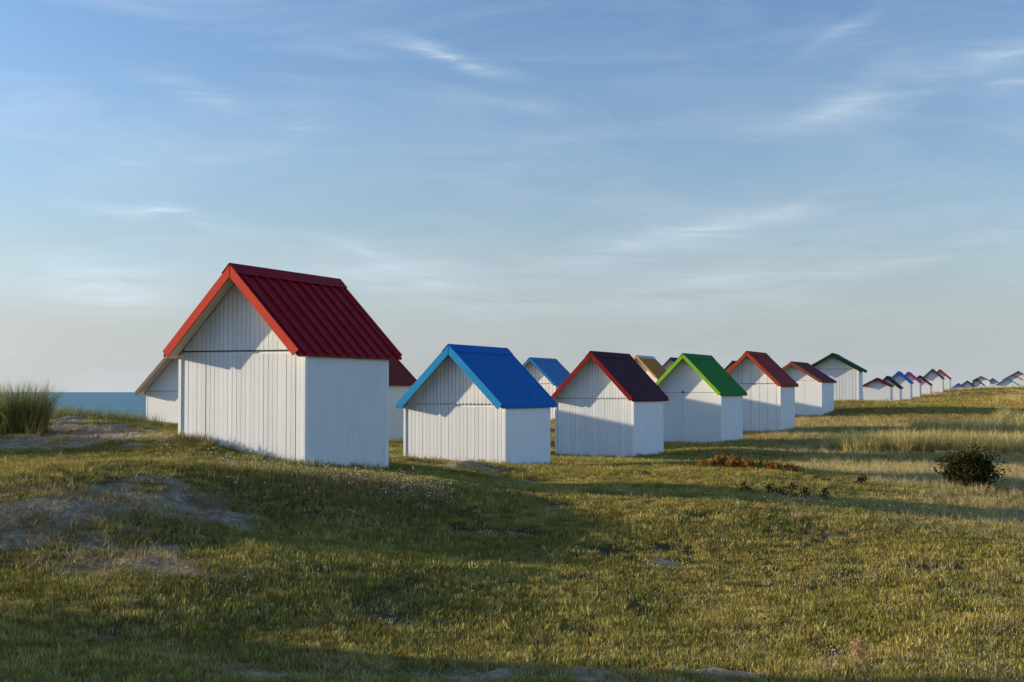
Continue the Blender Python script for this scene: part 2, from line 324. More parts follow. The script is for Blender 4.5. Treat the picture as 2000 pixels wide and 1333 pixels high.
hb_, _h = noise_fac(nt, .09, 4, .46, .62, 'World', (1, .35, 1))
yy = nd(nt, 'ShaderNodeSeparateXYZ'); nt.links.new(nd(nt, 'ShaderNodeNewGeometry').outputs['Position'], yy.inputs[0])
ym = nd(nt, 'ShaderNodeMapRange'); ym.inputs[1].default_value = 42; ym.inputs[2].default_value = 62; nt.links.new(yy.outputs[1], ym.inputs[0])
hm = nd(nt, 'ShaderNodeMath', operation='MULTIPLY'); nt.links.new(hb_, hm.inputs[0]); nt.links.new(ym.outputs[0], hm.inputs[1])
gc = mixc(nt, hm.outputs[0], gc, (.17, .085, .035))
nt.links.new(mixc(nt, rs.outputs[0], gc, sandc), b.inputs['Base Color']); b.inputs['Roughness'].default_value = .95; b.inputs['Specular IOR Level'].default_value = .1
bump(nt, b, r2, .8, .09)
terrain = tag(link('ground', tm, gm), kind='structure')

# sea
sm, nt, b = material('sea_water')
w1, wr = noise_fac(nt, .35, 5, .4, .6, 'World', (.35, 1, 1)); w2, wr2 = noise_fac(nt, .012, 4, .4, .62, 'World', (.25, 1, 1))
nt.links.new(mixc(nt, w2, (.003, .135, .175), (.008, .165, .20)), b.inputs['Base Color']); b.inputs['Roughness'].default_value = .32; b.inputs['IOR'].default_value = 1.33; b.inputs['Specular IOR Level'].default_value = .12
bump(nt, b, wr, .9, .5)
SEA = EYE - 6.5
tag(link('sea', np_mesh([(-40000, -40000, SEA), (40000, -40000, SEA), (40000, 40000, SEA), (-40000, 40000, SEA)], [(0, 1, 2, 3)]), sm), kind='structure')

# ------------------------------------------------------------------ huts
def hut(label, C, yaw, W, D, eave, apex, roof, board, wall='white', o=.30, es=.08, style='plain', ribs=0, plankw=.085, beam='line',
        group=None, sink=.35, detail=True, boardh=.13, posts=True, seam=None, gapw=.0062, cap=None, plates=False, knob=False):
    """C: near right corner of the gable turned to the camera; eave/apex relative to eye level."""
    a = R(yaw); c, s = math.cos(a), math.sin(a)
    cx = C[0] - W / 2 * c + D / 2 * s; cy = C[1] + W / 2 * s + D / 2 * c
    corners = [(cx + sx * W / 2 * c + sy * D / 2 * s, cy - sx * W / 2 * s + sy * D / 2 * c) for sx in (-1, 1) for sy in (-1, 1)]
    gz = min(float(ground(x, y)) for x, y in corners)
    root = bpy.data.objects.new('beach_hut', None); COL.objects.link(root); root.empty_display_size = .3
    root.location = (cx, cy, gz); root.rotation_euler = (0, 0, -a)
    tag(root, label, 'beach hut', group)
    ze = EYE + eave - gz; za = EYE + apex - gz                 # local heights
    hr = W / 2 + es; slope = (za - ze) / hr; al = math.atan(slope); ca, sa = math.cos(al), math.sin(al); t = .045
    zu = lambda x: za - t / ca * 1.0 - slope * abs(x)          # underside of the roof
    y0, y1 = -D / 2, D / 2; th = .05; zb = -sink
    wm = M[wall]
    mx_ = W / 2
    def gable_pts(i=0.0): return [(-mx_ + i, zb), (mx_ - i, zb), (mx_ - i, zu(mx_) - .004), (0, zu(0) - .004), (-mx_ + i, zu(mx_) - .004)]
    front_y = y0 + .022 if style in ('plank', 'wide') else y0
    link('gable_wall', prism_xz(gable_pts(), front_y, y0 + th), wm, root)
    link('gable_wall', prism_xz(gable_pts(), y1 - th, y1), wm, root)
    for sx in (-1, 1):
        if style == 'plank' and ribs and sx == 1:              # fine vertical tongue-and-groove cladding
            n = int((D - 2 * th) / .045); vv = []; ff = []
            for k in range(n):
                ya = y0 + th + (D - 2 * th) * k / n; yb = y0 + th + (D - 2 * th) * (k + 1) / n - .006
                v, f = box_geo(mx_ - .014, mx_, ya, yb, zb, zu(mx_) - .004); ff += [tuple(q + len(vv) for q in p) for p in f]; vv += v
            w_ = link('side_wall', box(mx_ - th, mx_ - .012, y0 + th, y1 - th, zb, zu(mx_) - .008), wm, root)
            link('cladding', mesh_of(vv, ff), wm, w_)
        else:
            x0, x1 = (mx_ - th, mx_) if sx == 1 else (-mx_, -mx_ + th)
            link('side_wall', box(x0, x1, y0 + th, y1 - th, zb, zu(mx_) - .006), wm, root)
    # cladding of the gable turned to the camera
    zbeam = ze + .045
    if style in ('plank', 'wide'):
        n = max(6, int(round(W / plankw))); pw = W / n; gap = gapw
        low = box(-pw / 2 + gap / 2, pw / 2 - gap / 2, y0, y0 + .021, zb + (.34 if style == 'wide' else 0), min(zbeam, zu(mx_) - .01) - .006)
        x = -W / 2
        ks = []
        if style == 'wide':
            rr = random.Random(5); ws = []
            while sum(ws) < n: ws.append(rr.choice((1, 1, 2)))
            tot_ = sum(ws); ks = [q / tot_ * W for q in ws]
        else: ks = [pw] * n
        off = .0 if beam == 'line' else -.014
        for q in ks:
            xa, xb = x + gap / 2, x + q - gap / 2
            jig = random.Random(int(x * 1000)).uniform(-.003, .002)
            if style == 'wide': link('plank', box(xa, xb, y0 + jig, y0 + .021, zb + .34, min(zbeam, zu(mx_) - .01) - .006), wm, root)
            else: link('plank', low, wm, root, (x + q / 2, jig, 0))
            tA, tB = zu(xa) - .01, zu(xb) - .01
            if min(tA, tB) > zbeam - .03 or max(tA, tB) > zbeam + .05:
                zl = zbeam + .012
                pts = [(xa, zl), (xb, zl)] if beam == 'line' else [(xa, zl - .012), ((xa + xb) / 2, zl - .045), (xb, zl - .012)]
                if tB > zl + .004: pts.append((xb, tB))
                if xa < 0 < xb: pts.append((0, zu(0) - .01))
                if tA > zl + .004: pts.append((xa, tA))
                if len(pts) >= (3 if beam == 'line' else 4):
                    link('plank', prism_xz(pts, y0 + off + jig, y0 + off + .019), wm, root)
            x += q
    elif style == 'panel':
        xs = [-W / 2] + [W * q for q in (seam or [])] + [W / 2]
        for i in range(len(xs) - 1):
            link('panel', box(xs[i] + .004, xs[i + 1] - .004, y0 - .012, y0 - .001, zb, zbeam - .006), wm, root)
        hb_ = zu(0) - zbeam; hw = hb_ / slope
        link('panel', prism_xz([(-min(hw, mx_) + .02, zbeam + .006), (min(hw, mx_) - .02, zbeam + .006), (0, zu(0) - .02)], y0 - .012, y0 - .001), wm, root)
    if beam == 'strip' and style == 'plain':
        link('trim_board', box(-mx_, mx_, y0 - .012, y0 - .002, zbeam - .02, zbeam + .02), wm, root)
    if style in ('plank', 'wide', 'panel') and beam == 'line':  # dark strip painting the shadow line below the upper gable boards
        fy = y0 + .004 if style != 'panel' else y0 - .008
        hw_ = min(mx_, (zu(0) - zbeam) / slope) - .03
        link('shadow_line_strip', box(-hw_, hw_, fy, fy + .008, zbeam - .0055, zbeam + (.0115 if style != 'panel' else .0055)), M['dark'], root)
    if plates:
        for (pa, pb) in ((y0 + .06, y0 + .16), (y1 - .16, y1 - .06)):
            link('corner_plate', box(mx_ + .001, mx_ + .012, pa, pb, -.2, .42), wm, root)
    if knob:
        bmk = bmesh.new(); bmesh.ops.create_uvsphere(bmk, u_segments=10, v_segments=6, radius=.035); mek = bpy.data.meshes.new('knob'); bmk.to_mesh(mek); bmk.free()
        link('knob', mek, M['dark'], root, (-.04 * W, y0 - .02, zbeam + .01))
    if posts:
        for sx in (-1, 1):
            xa, xb = (mx_ - .035, mx_ + .014) if sx == 1 else (-mx_ - .014, -mx_ + .035)
            link('corner_post', box(xa, xb, y0 - .017, y0 + .05, zb, zu(mx_ + .014) - .012), wm, root)
    # roof
    rm, bmt = M[roof], M[board]
    ya, yb = y0 - o, y1 + o
    for sx in (-1, 1):
        if ribs:
            prof = [(ya, 0)]; stp = (yb - ya) / ribs
            for k in range(ribs):
                m_ = ya + stp * (k + .5)
                for dy, h in ((-.055, 0), (-.035, .028), (.035, .028), (.055, 0)): prof.append((m_ + dy, h))
                prof.append((m_ + stp * .25, 0)); prof.append((m_ + stp * .25 + .012, .006)); prof.append((m_ + stp * .25 + .024, 0))
            prof.append((yb, 0)); vv = []; 
            for (y, h) in prof:
                for (x, z) in ((.0, za), (hr, ze)): vv.append((sx * (x + h * sa), y, z + h * ca))
            nb = len(vv)
            for (y, h) in prof:
                for (x, z) in ((.0, za - t / ca), (hr, ze - t / ca * .6)): vv.append((sx * x, y, z))
            ff = []
            for k in range(len(prof) - 1):
                q = 2 * k; ff.append((q, q + 1, q + 3, q + 2)); ff.append((nb + q, nb + q + 2, nb + q + 3, nb + q + 1)); ff.append((q + 1, nb + q + 1, nb + q + 3, q + 3))
            ff.append((0, nb, nb + 1, 1)); L_ = nb - 2; ff.append((L_, L_ + 1, nb + L_ + 1, nb + L_))
            me = mesh_of(vv, ff); bm = bmesh.new(); bm.from_mesh(me); bmesh.ops.recalc_face_normals(bm, faces=bm.faces); bm.to_mesh(me); bm.free()
            ro = link('roof_slope', me, rm, root)
        else:
            ro = link('roof_slope', prism_xz([(0, za), (sx * hr, ze), (sx * hr, ze - t / ca), (0, za - t / ca)], ya, yb), rm, root)
        if detail:                                              # pale boarding under the overhang
            link('soffit', prism_xz([(0, za - t / ca - .002), (sx * (hr - .02), ze + slope * .02 - t / ca - .002), (sx * (hr - .02), ze + slope * .02 - t / ca - .014), (0, za - t / ca - .014)], ya + .004, y0 - .02), M['soffit'], ro)
    kx = .13; kt = .014; up = .036 / ca if ribs else .012
    ridge = prism_xz([(-kx, za + up - slope * kx), (0, za + up), (kx, za + up - slope * kx), (kx, za + up + kt - slope * kx), (0, za + up + kt * 1.4), (-kx, za + up + kt - slope * kx)], ya - .035, yb + .035)
    link('ridge_cap', ridge, M[cap] if cap else rm, root)
    hb = boardh; lip = .03 if ribs else .012
    for (yy0, yy1) in ((ya - .026, ya - .001), (yb + .001, yb + .026)):
        for sx in (-1, 1):
            tz = ze + lip / ca
            pts = [(0, za + lip / ca), (sx * hr, tz), (sx * (hr - sa * hb), tz - ca * hb), (0, za + lip / ca - hb / ca)]
            ex = .004 if (sx == -1) else 0
            link('barge_board', prism_xz(pts, yy0 - ex, yy1), bmt, root)
    return root

HUTS = {}
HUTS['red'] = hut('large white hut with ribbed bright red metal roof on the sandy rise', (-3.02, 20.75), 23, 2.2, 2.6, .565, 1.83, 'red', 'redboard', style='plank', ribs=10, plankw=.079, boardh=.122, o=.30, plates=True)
HUTS['blue'] = hut('white hut with smooth bright blue roof beside the sand pit', (-.13, 27.6), 23.4, 2.2, 2.35, -.26, .91, 'blue', 'blueboard', style='plank', plankw=.082, beam='teeth', es=.05, boardh=.135, o=.25)
HUTS['maroon'] = hut('white plank hut with very dark maroon roof and notched gable trim', (3.2, 37.5), 23, 2.2, 2.7, -.19, 1.06, 'maroon', 'maroonboard', style='plank', plankw=.082, beam='teeth', es=.07, boardh=.105, o=.27)
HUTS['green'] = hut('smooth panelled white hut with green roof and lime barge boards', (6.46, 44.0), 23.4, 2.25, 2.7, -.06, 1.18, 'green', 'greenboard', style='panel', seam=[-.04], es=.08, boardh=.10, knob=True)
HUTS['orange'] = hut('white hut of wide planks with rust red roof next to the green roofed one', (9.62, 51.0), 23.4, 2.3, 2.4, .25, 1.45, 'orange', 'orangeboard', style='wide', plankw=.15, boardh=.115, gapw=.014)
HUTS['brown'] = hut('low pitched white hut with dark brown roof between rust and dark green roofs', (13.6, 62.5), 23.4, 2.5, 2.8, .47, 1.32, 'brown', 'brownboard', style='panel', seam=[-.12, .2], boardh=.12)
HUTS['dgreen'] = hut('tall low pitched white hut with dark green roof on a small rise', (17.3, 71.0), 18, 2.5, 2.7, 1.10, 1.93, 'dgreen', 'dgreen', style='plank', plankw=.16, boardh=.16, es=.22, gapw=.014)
# second row, nearer the sea
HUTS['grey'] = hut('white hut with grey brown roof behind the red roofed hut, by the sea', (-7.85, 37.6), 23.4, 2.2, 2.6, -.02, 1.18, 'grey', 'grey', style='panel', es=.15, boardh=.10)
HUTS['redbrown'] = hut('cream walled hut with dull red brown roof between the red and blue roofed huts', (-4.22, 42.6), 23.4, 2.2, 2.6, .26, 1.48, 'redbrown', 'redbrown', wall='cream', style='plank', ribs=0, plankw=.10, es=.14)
hut('white hut with grey roof standing hidden behind the blue roofed hut', (-.60, 51.2), 23.4, 2.0, 2.2, .30, 1.42, 'grey', 'grey')
hut('white plank hut with steel blue roof seen between blue and maroon roofs', (1.92, 62.7), 23.4, 2.22, 2.55, .32, 1.505, 'steelblue', 'steelblue', style='plank', plankw=.16, es=.12, boardh=.10, gapw=.016)
hut('white hut with ochre yellow roof seen between maroon and lime roofs', (8.05, 79.0), 23.4, 2.2, 2.5, .80, 2.02, 'ochre', 'ochreboard', boardh=.10, cap='sky_sheen')
hut('white hut with navy roof showing its apex left of the lime barge board', (11.5, 92.0), 23.4, 2.4, 2.5, .95, 2.22, 'navy', 'navy', boardh=.08)
hut('white hut with black roof peeking over the rust red roof', (16.6, 99.0), 23.4, 2.4, 2.5, .9, 2.16, 'black', 'black', boardh=.12)
def far(label, xC, yE, xA, yA, Y, half, roof, D=2.5, yaw=20, yB=None, es=.10, board=None):
    a, b_ = ray(xC, yE); W = 2 * half * Y / F / math.cos(R(yaw)) * 1.0
    za = ray(xA, yA)[1] * Y
    return hut(label, (a * Y, Y), yaw, W, D, b_ * Y, za, roof, board or roof, detail=False, posts=False, boardh=.14, es=es, o=.25, sink=1.2, beam='strip')
G = 'far huts in the distance along the dune'
far('grey white hut with shallow brown roof first beyond the dark green roofed hut', 1739, 754, 1714, 739, 112, 24.5, 'brown', 2.6, 19)
far('far white hut with black roof beside the shallow brown roofed one', 1757, 758, 1735, 735, 120, 22, 'black')
far('far white hut with vivid blue roof beside the magenta roofed one', 1778, 748, 1757, 726, 132, 21, 'vblue')
far('far white hut with magenta roof', 1796, 747, 1774, 727, 142, 20, 'magenta')
far('far white hut with dark red roof beside the magenta roofed one', 1817, 752, 1797, 734, 150, 19, 'brown')
far('far taller white hut with charcoal roof on the grassy rise', 1841, 740, 1822, 721, 160, 18, 'black', board='dark')
far('far white hut with bright dark red roof behind the charcoal roofed one', 1855, 740, 1836, 722, 170, 17.5, 'maroonboard')
far('distant half hidden hut with vivid blue roof in the marram grass', 1885, 759, 1873, 749, 215, 12, 'vblue')
far('distant hut with black roof beside the half hidden vivid blue one', 1903, 755, 1890, 744, 215, 12.5, 'black')
far('distant hut with navy roof between black and grey roofs', 1922, 753, 1909, 740, 220, 12.5, 'navy')
far('distant cream white hut with thin grey green roof', 1933, 744, 1919, 735, 228, 15, 'grey', board='dark')
far('distant small hut with grey roof beside the teal roofed one', 1950, 748, 1942, 739, 232, 10, 'grey', board='dark')
far('distant hut with wide shallow teal blue roof in the marram grass', 1989, 752, 1969, 738, 205, 19, 'teal')
far('distant white hut with brown roof behind the teal roofed one', 1997, 742, 1979, 731, 225, 17, 'grey', board='brownboard')
far('distant topmost hut with black roof at the end of the row', 2007, 736, 1991, 725, 240, 16, 'black')
hut('white hut with grey roof standing on the near turf beside the path', (-14.4, 9.08), 23.4, 2.2, 2.6, .35, 1.5, 'grey', 'grey')

# ------------------------------------------------------------------ vegetation
def leaf_mat(name, ca, cb, transl=.35, pos_scale=.9, cc_=None, rough=.6, island=False, mott=None):
    m = bpy.data.materials.new(name); m.use_nodes = True; nt = m.node_tree; nt.nodes.clear()
    out = nd(nt, 'ShaderNodeOutputMaterial')
    f, _ = noise_fac(nt, pos_scale, 3, .36, .64, 'World')
    c = mixc(nt, f, ca, cb)
    rnd = nd(nt, 'ShaderNodeNewGeometry').outputs['Random Per Island'] if island else nd(nt, 'ShaderNodeObjectInfo').outputs['Random']
    if cc_:
        mr = nd(nt, 'ShaderNodeMapRange'); mr.inputs[1].default_value = .55; mr.inputs[2].default_value = 1.0; nt.links.new(rnd, mr.inputs[0])
        c = mixc(nt, mr.outputs[0], c, cc_)
    if mott:
        f4, _ = noise_fac(nt, 5.5, 4, .44, .62, 'World'); c = mixc(nt, f4, c, mott)
    hv = nd(nt, 'ShaderNodeHueSaturation'); mv = nd(nt, 'ShaderNodeMapRange'); mv.inputs[3].default_value = .62; mv.inputs[4].default_value = 1.35
    r2_ = nd(nt, 'ShaderNodeNewGeometry').outputs['Random Per Island']
    nt.links.new(r2_, mv.inputs[0]); nt.links.new(mv.outputs[0], hv.inputs['Value']); nt.links.new(c, hv.inputs['Color'])
    d = nd(nt, 'ShaderNodeBsdfDiffuse'); t = nd(nt, 'ShaderNodeBsdfTranslucent'); mx_ = nd(nt, 'ShaderNodeMixShader'); mx_.inputs[0].default_value = transl
    nt.links.new(hv.outputs[0], d.inputs[0]); nt.links.new(hv.outputs[0], t.inputs[0])
    nt.links.new(d.outputs[0], mx_.inputs[1]); nt.links.new(t.outputs[0], mx_.inputs[2]); nt.links.new(mx_.outputs[0], out.inputs[0])
    return m
LM = dict(
    turf=leaf_mat('turf_blades', (.225, .22, .030), (.50, .40, .095), .15, 1.1, (.62, .50, .20), mott=(.27, .20, .055)),
    farturf=leaf_mat('far_turf_blades', (.34, .30, .055), (.42, .24, .08), .22, .09, (.50, .40, .15)),
    dry=leaf_mat('straw_blades', (.60, .45, .20), (.66, .52, .27), .35, 1.2, (.36, .32, .10)),
    marram=leaf_mat('marram_blades', (.14, .17, .035), (.24, .22, .06), .3, 2.5, (.36, .30, .11), island=True),
    straw=leaf_mat('straw_marram_blades', (.68, .53, .20), (.74, .59, .26), .4, 1.5, (.40, .37, .11)),
    dead=leaf_mat('dead_stems', (.30, .20, .10), (.36, .26, .15), .3, 3),
    petal=leaf_mat('white_petals', (.62, .61, .52), (.68, .66, .55), .3, 5),
    bush=leaf_mat('dark_bush_leaves', (.022, .030, .009), (.045, .045, .013), .2, 4, (.075, .06, .02), island=True),
    gorse=leaf_mat('dark_heath_leaves', (.035, .030, .014), (.06, .045, .02), .2, 6, island=True),
    bracken=leaf_mat('rusty_bracken', (.40, .145, .03), (.50, .23, .06), .35, 6, (.16, .12, .035), island=True),
    sprig=leaf_mat('green_sprig', (.12, .20, .03), (.16, .24, .05), .4, 6),
    seed=leaf_mat('brown_seed_head', (.50, .31, .15), (.60, .40, .21), .4, 20, island=True))
def blades(n, rad, h, lean, width, segs, seed, base_spread=1.0, droop=.25):
    r = np.random.default_rng(seed); V = []; Q = []
    ang = r.uniform(0, 2 * np.pi, n); rr = rad * np.sqrt(r.random(n)) * base_spread
    bx, by = rr * np.cos(ang), rr * np.sin(ang); hh = r.uniform(h[0], h[1], n); la = ang + r.normal(0, .9, n); ln = np.abs(r.normal(lean, lean * .5, n))
    wd = r.uniform(.7, 1.3, n) * width; fa = r.uniform(0, np.pi, n)
    for i in range(n):
        o0 = len(V)
        for k in range(segs + 1):
            t = k / segs; out = ln[i] * hh[i] * t ** 1.7; z = hh[i] * (t - droop * ln[i] * t * t)
            x = bx[i] + np.cos(la[i]) * out; y = by[i] + np.sin(la[i]) * out; w = wd[i] * (1 - t) ** .7 * .5
            if k == segs: V.append((x, y, z))
            else: V += [(x - np.cos(fa[i]) * w, y - np.sin(fa[i]) * w, z - (.01 if k == 0 else 0)), (x + np.cos(fa[i]) * w, y + np.sin(fa[i]) * w, z - (.01 if k == 0 else 0))]
        for k in range(segs - 1): a_ = o0 + 2 * k; Q += [(a_, a_ + 1, a_ + 3), (a_, a_ + 3, a_ + 2)]
        a_ = o0 + 2 * (segs - 1); Q.append((a_, a_ + 1, a_ + 2))
    return V, Q
def source(name, VQ, mat):                                   # a clump mesh used as instance source, not itself in the scene
    me = np_mesh(VQ[0], VQ[1], name); me.materials.append(mat); return bpy.data.objects.new(name, me)
def scatter(name, label, cat, pts, sources, scale, tilt=.12, seed=1):
    """One countless cover: points carry scale and turn, geometry nodes set a clump on each."""
    r = np.random.default_rng(seed); n = len(pts)
    me = bpy.data.meshes.new(name); me.vertices.add(n); me.vertices.foreach_set('co', np.asarray(pts, np.float32).ravel())
    sc_ = me.attributes.new('sc', 'FLOAT', 'POINT'); sc_.data.foreach_set('value', np.asarray(scale, np.float32))
    ro = me.attributes.new('ro', 'FLOAT_VECTOR', 'POINT'); ro.data.foreach_set('vector', np.stack([r.normal(0, tilt, n), r.normal(0, tilt, n), r.uniform(0, 6.28, n)], 1).astype(np.float32).ravel())
    ix = me.attributes.new('ix', 'INT', 'POINT'); ix.data.foreach_set('value', r.integers(0, len(sources), n).astype(np.int32))
    o = bpy.data.objects.new(name, me); COL.objects.link(o); tag(o, label, cat, kind='stuff')
    me.materials.append(sources[0].data.materials[0])
    ng = bpy.data.node_groups.new(name, 'GeometryNodeTree')
    ng.interface.new_socket('Geometry', in_out='INPUT', socket_type='NodeSocketGeometry'); ng.interface.new_socket('Geometry', in_out='OUTPUT', socket_type='NodeSocketGeometry')
    gi = ng.nodes.new('NodeGroupInput'); go = ng.nodes.new('NodeGroupOutput'); ip = ng.nodes.new('GeometryNodeInstanceOnPoints'); jn = ng.nodes.new('GeometryNodeJoinGeometry')
    for so in reversed(sources):
        oi = ng.nodes.new('GeometryNodeObjectInfo'); oi.inputs['Object'].default_value = so; oi.inputs['As Instance'].default_value = True
        ng.links.new(oi.outputs['Geometry'], jn.inputs[0])
    def attr(nm, ty):
        a_ = ng.nodes.new('GeometryNodeInputNamedAttribute'); a_.data_type = ty; a_.inputs['Name'].default_value = nm; return a_.outputs[0]
    ng.links.new(gi.outputs[0], ip.inputs['Points']); ng.links.new(jn.outputs[0], ip.inputs['Instance']); ip.inputs['Pick Instance'].default_value = True
    ng.links.new(attr('ix', 'INT'), ip.inputs['Instance Index']); ng.links.new(attr('sc', 'FLOAT'), ip.inputs['Scale'])
    e2r = ng.nodes.new('FunctionNodeEulerToRotation'); ng.links.new(attr('ro', 'FLOAT_VECTOR'), e2r.inputs[0]); ng.links.new(e2r.outputs[0], ip.inputs['Rotation'])
    ng.links.new(ip.outputs[0], go.inputs[0]); md = o.modifiers.new('scatter', 'NODES'); md.node_group = ng
    return o
def field(n, y0, y1, power=1.0, margin=2.5, seed=0):          # random ground points in front of the camera and a few steps beside it
    r = np.random.default_rng(seed); y = (y0 ** power + (y1 ** power - y0 ** power) * r.random(n)) ** (1 / power)
    x = r.uniform(-1, 1, n) * (.375 * y + margin); return x, y
FOOT = []                                                     # footprints of the huts: no turf inside
for o in [o for o in COL.objects if o.name.startswith('beach_hut')]:
    FOOT.append((o.location.x, o.location.y, o.rotation_euler.z))
def outside(x, y):
    k = np.ones(len(x), bool)
    for (fx, fy, rz) in FOOT:
        dx, dy = x - fx, y - fy; c, s_ = math.cos(-rz), math.sin(-rz)
        u, v = dx * c - dy * s_, dx * s_ + dy * c; k &= ~((np.abs(u) < 1.13) & (np.abs(v) < 1.32))
    w = (x + 9) * -.92 + (y - 38.5) * .39
    return k & (w < 12)
def P3(x, y): return np.stack([x, y, ground(x, y)], 1)
# short turf
turf_src = [source('turf_clump', blades(42, .115, (.014, .054), .62, .0068, 2, 20 + k), LM['turf']) for k in range(5)]
far_src = [source('far_turf_clump', blades(30, .11, (.02, .06), .7, .008, 2, 320 + k), LM['farturf']) for k in range(4)]
x, y = field(100000, 7.5, 27, 1.4, 3, 1); d = dryness(x, y); sm_ = sand_mask(x, y); keep = outside(x, y) & (rng.random(len(x)) > sm_ * .93) & (rng.random(len(x)) < .24 + 2.6 * (fbm(x * 1.6, y * 1.6, 4) - .24))
x, y = x[keep], y[keep]; scatter('short_turf', 'short olive green turf covering the near dune', 'grass', P3(x, y), turf_src, rng.uniform(.65, 1.25, len(x)) * (.45 + 1.15 * fbm(x * 1.1, y * 1.1, 3)) * (1 - .35 * sand_mask(x, y)), seed=2)
x, y = field(60000, 27, 80, 1.3, 4, 3); sm_ = sand_mask(x, y); keep = outside(x, y) & (rng.random(len(x)) > sm_ * 1.1)
x, y = x[keep], y[keep]; hf = y > 47 + 9 * (fbm(x * .15, y * .15, 3) - .5) * 4; scatter('heathy_turf', 'browner turf between the farther huts', 'grass', P3(x[hf], y[hf]), far_src, rng.uniform(1.3, 2.4, hf.sum()), seed=33)
x, y = x[~hf], y[~hf]; scatter('short_turf', 'short turf around the farther huts', 'grass', P3(x, y), turf_src, rng.uniform(1.1, 1.8, len(x)) * (.8 + np.clip(y - 27, 0, 40) / 60), seed=4)
x, y = field(45000, 80, 230, 1.2, 6, 31); keep = outside(x, y)
x, y = x[keep], y[keep]; scatter('far_turf', 'distant turf rising towards the far huts', 'grass', P3(x, y), far_src, rng.uniform(3, 5.5, len(x)), seed=32)
# straw coloured longer grass, denser to the right
dry_src = [source('straw_clump', blades(16, .09, (.06, .20), .5, .006, 3, 40 + k), LM['dry']) for k in range(4)]
x, y = field(75000, 8, 60, 1.35, 3, 5); d = dryness(x, y); right = sstep(4.5, 9.5, x - (y - 22) * .05) * sstep(13, 22, y) * (1 - .5 * sstep(30, 45, y)); patch = sstep(.55, .72, fbm(x * .7 + 4, y * .7, 4))
keep = outside(x, y) & (rng.random(len(x)) < np.clip(right * 1.3 * (.5 + patch) + .22 * patch * sstep(2, 6, x) + .16 * patch * sstep(-1, 4, x) + .02, 0, 1)) & (rng.random(len(x)) > sand_mask(x, y))
x, y = x[keep], y[keep]; scatter('dry_grass', 'straw coloured dry grass on the low ground inland of the huts', 'grass', P3(x, y), dry_src, rng.uniform(.55, 1.2, len(x)) * (.75 + .5 * sstep(5, 9, x)), seed=6)
# tall straw marram band
mar_src = [source('marram_clump', blades(60, .22, (.28, .66), .5, .014, 4, 60 + k), LM['straw']) for k in range(4)]
def blob_points(spec, seed):
    r = np.random.default_rng(seed); X = []; Y = []
    for (px, py, Y0, rx, ry, n) in spec:
        c = at(px, py, Y0); a_ = r.uniform(0, 2 * np.pi, n); q = np.sqrt(r.random(n)); X += list(c[0] + rx * q * np.cos(a_)); Y += list(c[1] + ry * q * np.sin(a_))
    return np.array(X), np.array(Y)
x, y = blob_points([(1780, 885, 41.5, 2.4, 1.0, 130), (1900, 885, 41.3, 2.2, 1.1, 120), (2010, 885, 41.2, 1.6, 1.1, 80), (1690, 885, 41.6, 1.3, .6, 30), (1830, 838, 52, .9, .9, 26), (1870, 835, 53, .6, .6, 9), (1950, 835, 53, 1.6, 1.2, 22),
                    (2010, 812, 60, 1.5, 2, 26), (2080, 890, 41, 3, 1.2, 80), (1990, 778, 92, 3, 3, 20)], 8)
scatter('marram_grass', 'tall pale marram grass in a long band inland of the rust roofed hut', 'grass', P3(x, y), mar_src, rng.uniform(.6, 1.25, len(x)), seed=9)
x, y = blob_points([(1870, 765, 165, 9, 5, 220), (1930, 760, 185, 9, 5, 220), (1990, 757, 180, 8, 6, 220), (1690, 790, 100, 2, 3, 20), (1830, 772, 150, 3, 3, 40)], 10)
scatter('far_marram', 'yellow marram grass on the far rise in front of the distant huts', 'grass', P3(x, y), mar_src, rng.uniform(.6, 1.15, len(x)), seed=11)
# crest and knoll marram left
left_src = [source('crest_clump', blades(40, .14, (.10, .34), .5, .007, 3, 80 + k), LM['marram']) for k in range(3)]
x, y = blob_points([(150, 815, 28, .9, .5, 22), (210, 825, 29, 1.0, .6, 26), (265, 826, 33, 1.2, .8, 20), (100, 815, 27, .5, .5, 10), (20, 850, 23.6, 1.0, .5, 30)], 12)
x = np.append(x, rng.normal(-11.6, 1.0, 90)); y = np.append(y, rng.normal(22.6, 1.1, 90))
scatter('crest_grass', 'sparse grass fringe along the sandy crest above the sea', 'grass', P3(x, y), left_src, rng.uniform(.6, 1.2, len(x)), seed=13)
# white flowers on thin stalks
def flower(seed):
    V, Q = blades(7, .07, (.05, .14), .35, .004, 2, seed); r = np.random.default_rng(seed + 500)
    VF, QF = [], []
    for k in range(5):
        cx_, cy_, cz = r.normal(0, .05), r.normal(0, .05), r.uniform(.06, .16); s_ = r.uniform(.003, .0058); o0 = len(VF)
        for (i, j, l) in ((1, 0, .3), (0, 1, .3), (-1, 0, .3), (0, -1, .3), (0, 0, 1), (0, 0, -1)): VF.append((cx_ + i * s_, cy_ + j * s_, cz + (l - .3) * s_ * (1 if l != -1 else .8)))
        for a_, b_ in ((0, 1), (1, 2), (2, 3), (3, 0)): QF += [(o0 + a_, o0 + b_, o0 + 4), (o0 + b_, o0 + a_, o0 + 5)]
    return (V, Q), (VF, QF)
fl_src, st_src = [], []
for k in range(4):
    st, fl = flower(100 + 7 * k); st_src.append(source('stalks', st, LM['dead'])); fl_src.append(source('petals', fl, LM['petal']))
x, y = blob_points([(470, 925, 18.2, .9, .4, 40), (620, 935, 18.4, 1.2, .5, 52), (740, 955, 18.4, .9, .7, 66), (820, 978, 18.3, .5, .7, 26), (620, 990, 17, 1.2, .7, 22)], 14)
